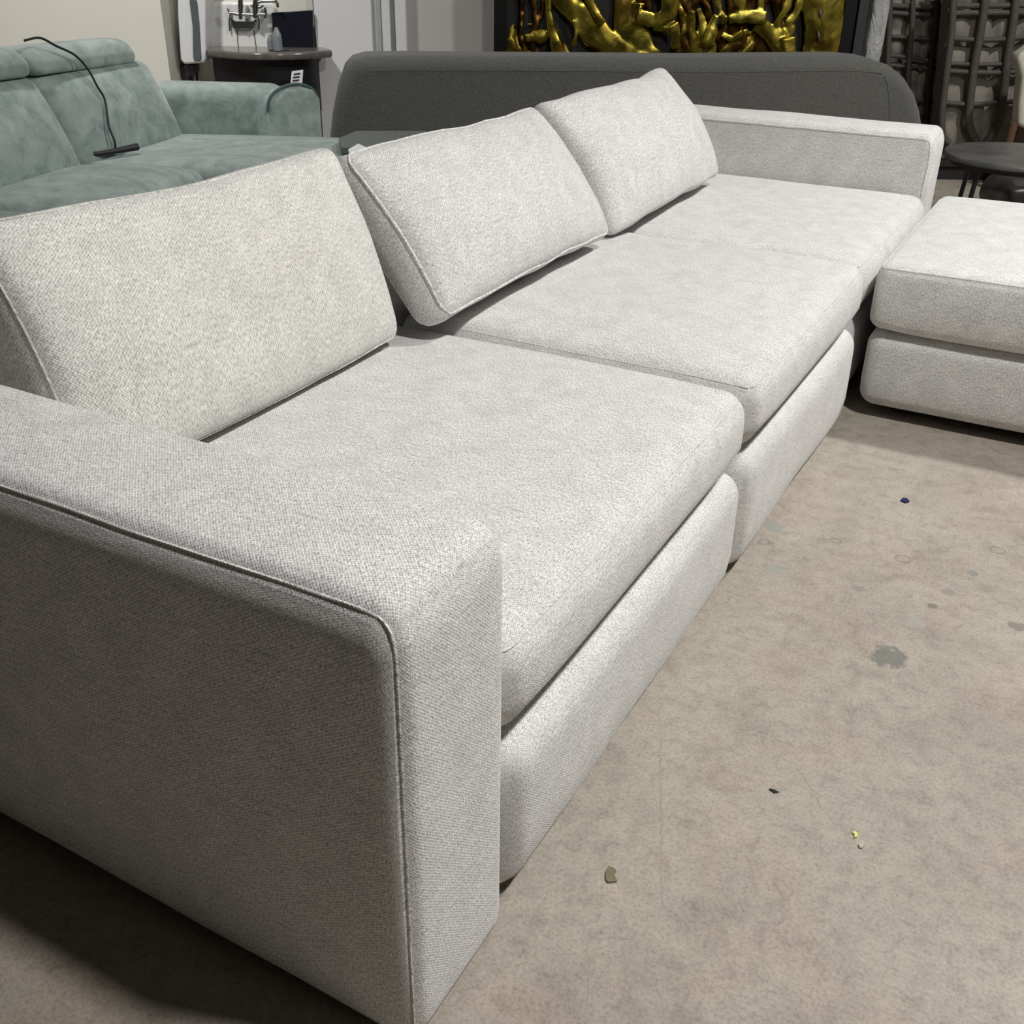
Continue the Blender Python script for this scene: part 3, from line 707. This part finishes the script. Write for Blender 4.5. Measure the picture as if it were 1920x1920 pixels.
GS = [  # strokes: (pixel points with half-width in pixels), depth offset
    [(946, 120, 10), (955, 95, 9), (958, 70, 7), (960, 45, 4)], [(975, 120, 9), (967, 85, 7), (962, 55, 5)],
    [(985, 72, 7), (1005, 68, 9), (1030, 66, 8)], [(992, 50, 6), (992, 42, 4)],
    [(1050, 115, 10), (1038, 70, 8), (1030, 30, 6), (1026, -10, 7)], [(1070, 112, 7), (1052, 80, 5), (1036, 40, 4)],
    [(1030, -25, 14), (1062, 5, 14), (1090, 30, 18), (1115, 60, 20), (1150, 85, 16), (1190, 105, 12), (1215, 120, 12)],
    [(1095, -20, 8), (1112, 15, 7), (1132, 45, 8)], [(1075, 40, 4), (1080, 62, 4), (1074, 90, 5)], [(1085, 66, 3), (1110, 70, 4)],
    [(1170, -25, 14), (1172, 10, 16), (1180, 45, 22), (1195, 70, 18), (1215, 95, 12), (1235, 112, 10)],
    [(1195, 28, 10), (1225, 38, 9), (1250, 28, 12), (1256, -5, 12), (1240, -25, 12)], [(1200, 5, 8), (1196, 22, 8), (1205, 42, 10)],
    [(1262, 0, 8), (1276, 22, 7), (1284, 45, 6), (1280, 66, 6), (1268, 90, 7)], [(1258, 45, 10), (1266, 66, 8), (1262, 92, 6)],
    [(1225, 50, 8), (1250, 50, 9)],
    [(1296, 20, 6), (1298, 60, 7), (1304, 110, 8)], [(1310, 15, 5), (1318, 50, 9), (1326, 90, 14), (1322, 120, 14)], [(1345, 25, 6), (1335, 55, 9), (1326, 85, 10)],
    [(1340, -20, 8), (1352, 20, 6), (1362, 44, 7)], [(1380, -20, 9), (1392, 14, 8), (1404, 34, 8)], [(1365, 36, 8), (1385, 32, 9), (1410, 30, 9), (1436, 34, 8)],
    [(1352, 62, 7), (1372, 72, 7), (1392, 58, 6)], [(1345, 118, 8), (1360, 95, 7), (1384, 70, 6), (1404, 55, 6)],
    [(1372, 118, 8), (1388, 96, 7), (1408, 72, 8), (1422, 52, 10)], [(1384, 118, 8), (1400, 95, 7), (1412, 78, 6)],
    [(1418, 45, 9), (1438, 58, 12), (1458, 74, 14), (1470, 100, 16), (1472, 125, 16)], [(1458, 74, 12), (1475, 60, 10), (1482, 46, 7)], [(1478, 70, 10), (1480, 100, 9), (1480, 125, 9)],
    [(1454, 50, 5), (1470, 20, 8), (1484, -15, 9)], [(1474, 44, 7), (1490, 25, 8), (1508, -10, 9)], [(1482, 50, 6), (1496, 26, 5)], [(1430, -20, 8), (1425, 20, 7), (1430, 40, 6)],
    [(1546, -30, 26), (1550, 10, 30), (1552, 45, 31), (1552, 75, 30), (1542, 105, 28), (1538, 130, 26)], [(1528, -10, 10), (1524, 40, 10), (1520, 80, 10), (1516, 120, 10)]]
GV, GF = [], []
for k, st_ in enumerate(GS):
    dd = DA+.06+((k*37) % 7-3)*.008
    pts = smooth_path([B(x, y, dd) for x, y, r in st_], 5)
    n_ = len(st_)-1; rad = []
    for i in range(len(pts)):
        s_ = i/(len(pts)-1)*n_; j = min(int(s_), n_-1); q_ = s_-j
        rad.append((st_[j][2]*(1-q_)+st_[j+1][2]*q_)*SC*(1.45 if st_[j][2] >= 9 else 1.15))
    v, f = tube_data(pts, rad, 14, False, .32)
    v = [q+Vector((mnoise.noise(q*22+Vector((k, 0, 0)))*.010, mnoise.noise(q*14)*.010, mnoise.noise(q*24+Vector((0, k, 0)))*.010)) for q in v]
    b0 = len(GV); GV += v; GF += [[i+b0 for i in g] for g in f]
BV, BF = tube_data([B(x, 124, DA+.09) for x in range(945, 1520, 25)], .02, 8, False, .6); BV = list(BV); BF = list(BF)
rg = random.Random(3)
for k in range(30):
    x = 1200+rg.random()*310 if k < 26 else 950+rg.random()*250; w0 = 5+rg.random()*7
    pts = smooth_path([B(x+rg.uniform(-28, 28), 125, DA+.09), B(x+rg.uniform(-12, 12), 75, DA+.085), B(x+rg.uniform(-14, 14), 30, DA+.09), B(x+rg.uniform(-30, 30), -30, DA+.085)], 5)
    v, f = tube_data(pts, [w0*SC*(1.2-.5*i/len(pts)) for i in range(len(pts))], 8, False, .5)
    v = [q+Vector((mnoise.noise(q*30)*.012, mnoise.noise(q*26)*.012, mnoise.noise(q*28)*.012)) for q in v]
    b0 = len(BV); BV += v; BF += [[i+b0 for i in g] for g in f]
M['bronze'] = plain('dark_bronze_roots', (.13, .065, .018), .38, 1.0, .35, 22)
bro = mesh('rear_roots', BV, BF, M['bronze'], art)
rmb = bro.modifiers.new('fuse', 'REMESH'); rmb.mode = 'VOXEL'; rmb.voxel_size = .008; rmb.use_smooth_shade = True
# lower root mass, hidden behind the grey sofa, ties the branches together
for i in range(11):
    a0 = B(955+i*60, 112, DA+.06); v, f = tube_data([a0, a0+Vector((.02, 0, -.25)), a0+Vector((-.01, 0, -.30))], [.05, .06, .05], 10, False, .8); b0 = len(GV); GV += v; GF += [[j+b0 for j in g] for g in f]
cast = mesh('root_casting', GV, GF, M['gold'], art)
rm = cast.modifiers.new('fuse', 'REMESH'); rm.mode = 'VOXEL'; rm.voxel_size = .0065; rm.use_smooth_shade = True
sm_ = cast.modifiers.new('soften', 'SMOOTH'); sm_.iterations = 4; sm_.factor = .6
# knots in the flat end slab
for (x, y, w_, h_) in ((1538, 27, 4, 11), (1535, 68, 4, 10)):
    mesh_k = tube('knot_hole', [B(x-1, y-h_, DA+.022), B(x, y, DA+.020), B(x+2, y+h_, DA+.022)], [.003, w_*SC, .003], M['wood'], cast, 10, sm=4)

# wrapped panel beside the frame
wp = rbox('wrapped_panel', (B(1628, 60, 6.5).x, B(1662, 60, 6.5).x), (6.5, 6.6), (0.0, 1.5), .03, M['wrap'], None, (10, 2, 20), 3, lambda p: p+Vector((seg_noise(p, 6, .012), seg_noise(p, 9, .02), 0)), 'B')
tag(wp, 'tall board wrapped in wrinkled grey plastic beside the gold root art', 'panel')

# ------------------------------------------------------------------ rope lattice chairs on a low black platform
plt = thing('low_platform', 'low black platform under the upended lattice chairs', 'platform', (3.0, 7.0, 0), 'B')
PX0 = B(1667, 60, 6.5).x
for i in range(9): box('plank', (PX0+i*.32, PX0+i*.32+.312), (6.36, 8.3), (.075, .11), M['pallet'], plt, .003)
for y in (6.38, 7.2, 8.2): box('bearer', (PX0+.01, PX0+2.86), (y, y+.09), (0, .074), M['pallet'], plt)
def lattice(label, d, vert, hor, cush, lean_, zc):
    base_z = .112
    c0 = [B(x, y, d) for x, y in cush]
    t = thing('lattice_chair', label, 'chair', (sum(p.x for p in c0)/len(c0), d, base_z), 'B', 'rope lattice chairs stood on end')
    for pts, r in vert:
        tube('upright', [B(x, y, d) for x, y in pts], r, M['rope'], t, 8, sm=4)
    for pts, r in hor:
        tube('crossbar', [B(x, y, d+.02) for x, y in pts], r, M['rope'], t, 8, sm=3)
    tl, tr_, bl, br_ = c0; z1 = tl.z; nv, nh = zc
    x0, x1 = bl.x, br_.x
    def f(p):
        q = p.copy(); u = (p.x-x0)/(x1-x0); v = (p.z-base_z)/(z1-base_z)
        if p.y < d+.10: q.y -= .05*abs(math.sin(math.pi*nv*u))**.5*abs(math.sin(math.pi*nh*v))**.5
        q.x = (bl.x+(br_.x-bl.x)*u)*(1-v)+(tl.x+(tr_.x-tl.x)*u)*v; return q
    rbox('cushion', (x0, x1), (d+.085, d+.2), (base_z, z1), .03, M['taupe'], t, (24, 2, 36), 3, f, 'B')
    # rear lattice of the same chair
    for k in range(3):
        a = x0+(x1-x0)*(k+.5)/3; tube('upright', [(a, d+.24, base_z), (a+(tl.x-bl.x), d+.24, z1+.02)], .014, M['rope'], t, 8)
    for k in range(4):
        z = base_z+.08+(z1-base_z)*k/4; tube('crossbar', [(x0, d+.255, z), (x1, d+.255, z)], .010, M['rope'], t, 8)
    for a in (x0+.02, x1-.02): tube('foot_rail', [(a, d, base_z+.012), (a, d+.24, base_z+.012)], .012, M['rope'], t, 8)
    return t
dA, dB = 6.74, 6.42
lattice('taupe rope lattice chair stood on end beside the plastic-wrapped board', dA,
        [([(1669, -40), (1668, 40), (1665, 100), (1662, 200), (1664, 262)], .017), ([(1712, -40), (1711, 30), (1708, 75), (1704, 125), (1702, 200), (1702, 262)], .017),
         ([(1757, -40), (1755, 40), (1748, 100), (1742, 160), (1738, 215), (1738, 262)], .015), ([(1776, -40), (1772, 50), (1766, 110), (1760, 170), (1755, 215), (1752, 262)], .021)],
        [([(1662, 10), (1720, 13), (1790, 14)], .014), ([(1662, 23), (1720, 27), (1790, 27)], .014), ([(1667, 68), (1715, 71), (1772, 74)], .012),
         ([(1664, 104), (1710, 108), (1768, 118)], .012), ([(1664, 122), (1715, 126), (1768, 130)], .010), ([(1662, 185), (1710, 188), (1758, 190)], .012)],
        [(1672, -60), (1785, -60), (1664, 262), (1755, 262)], -.02, (3, 6))
lattice('taupe rope lattice chair stood on end behind the round grey table', dB,
        [([(1789, -40), (1785, 50), (1778, 110), (1771, 170), (1766, 215), (1768, 255), (1780, 268)], .021), ([(1850, -40), (1845, 20), (1836, 75), (1826, 130), (1819, 190), (1816, 225), (1822, 250), (1832, 267)], .024),
         ([(1908, -40), (1903, 20), (1895, 75), (1887, 130), (1880, 190), (1874, 225), (1862, 250), (1848, 267)], .024), ([(1975, -40), (1968, 60), (1955, 150), (1945, 266)], .022)],
        [([(1780, 10), (1840, 11), (1900, 10), (1960, 8)], .016), ([(1780, 25), (1840, 24), (1900, 24), (1960, 22)], .016), ([(1780, 72), (1840, 75), (1890, 73), (1955, 66)], .014),
         ([(1776, 119), (1830, 121), (1885, 120), (1945, 116)], .012), ([(1775, 133), (1830, 136), (1885, 136), (1945, 132)], .014), ([(1770, 192), (1820, 196), (1882, 192), (1940, 186)], .014)],
        [(1792, -60), (1972, -60), (1768, 264), (1945, 264)], -.03, (4, 5))

# cream chair at the right edge
cc = thing('cream_chair', 'cream leather chair with brown wooden legs at the right edge behind the round table', 'chair', (B(1960, 240, 5.85).x, 5.98, 0), 'B')
prism('shell', quadp([(1893, 108), (1900, 96), (1914, 86), (1930, 70), (2030, 60), (2030, 240), (1924, 242), (1895, 230), (1897, 190), (1902, 140), (1897, 122)], 6.12), (0, -.10, 0), M['creamleather'], cc, .02, segs=4)
for x, d in ((1893, 6.04), (2010, 6.04), (1905, 6.30), (2010, 6.30)):
    a = B(x+6, 240, d); tube('leg', [(a.x, d, a.z+.03), (a.x-.01, d, .0)], [.024, .016], M['wood'], cc, 10)

# round side table
tz = .40; tc = onseat(1918, 290, tz); rt = .335
tb = thing('round_table', 'round grey stone-topped table with thin black legs behind the ottoman', 'table', (tc.x, tc.y, 0), 'B')
lathe('table_top', [(rt-.012, 0), (rt, .006), (rt, .016), (rt-.006, .024)], (tc.x, tc.y, tz-.024), M['stone'], tb, 48)
lathe('top_rim', [(rt-.05, 0), (rt-.03, 0), (rt-.03, .02), (rt-.05, .02)], (tc.x, tc.y, tz-.045), M['black'], tb, 40)
for k in range(4):
    a = math.radians(k*90+28); q = Vector((math.cos(a), math.sin(a), 0))
    tube('leg', [Vector((tc.x, tc.y, tz-.03))+q*(rt-.07), Vector((tc.x, tc.y, 0))+q*(rt-.03)], .011, M['black'], tb, 8)
lb = onseat(1925, 345, .16)
bag = rbox('leather_pouf', (lb.x-.12, lb.x+.30), (5.35, 5.75), (0, .17), .06, M['leather'], None, (8, 8, 4), 4, lambda p: p+Vector((seg_noise(p, 9, .02), seg_noise(p+Vector((3, 0, 0)), 9, .02), seg_noise(p, 11, .012)*(1 if p.z > .03 else 0))), 'B')
tag(bag, 'low black leather pouf on the floor behind the round table', 'pouf')

# ------------------------------------------------------------------ bits on the floor
def chip(name, label, cat, pix, h, mat, bev=.0005):
    pts = [onfloor(x, y, .0003) for x, y in pix]; o = prism(name, pts, (0, 0, h), mat, None, bev); tag(o, label, cat); return o
M['leaf'] = plain('olive_brown_scrap', (.17, .145, .085), .5); M['yellow'] = plain('yellow_chip', (.70, .66, .22), .5)
M['blue'] = plain('blue_plastic', (.01, .014, .10), .35); M['pebble'] = plain('pale_chip', (.46, .41, .34), .8)
chip('curved_scrap', 'curved olive brown scrap lying on the concrete in front of the near section', 'scrap', [(1141, 1626), (1150, 1629), (1156, 1634), (1151, 1640), (1157, 1654), (1150, 1655), (1139, 1656), (1135, 1649), (1135, 1637)], .003, M['leaf'])
chip('yellow_chip', 'small yellow chip on the concrete floor', 'chip', [(1597, 1562), (1603, 1560), (1608, 1564), (1607, 1571), (1601, 1572), (1602, 1567)], .003, M['yellow'])
chip('pale_chip', 'tiny pale chip beside the yellow one on the floor', 'chip', [(1609, 1585), (1616, 1581), (1622, 1586), (1616, 1592), (1611, 1591)], .003, M['pebble'])
chip('blue_chip', 'small dark blue plastic bit on the floor towards the ottoman', 'chip', [(1688, 940), (1692, 936), (1700, 937), (1705, 942), (1698, 944)], .005, M['blue'])
chip('black_crumb', 'black crumb on the floor left of the scratch', 'crumb', [(1441, 1480), (1448, 1480), (1455, 1483), (1461, 1486), (1452, 1488), (1446, 1484)], .002, M['black'])
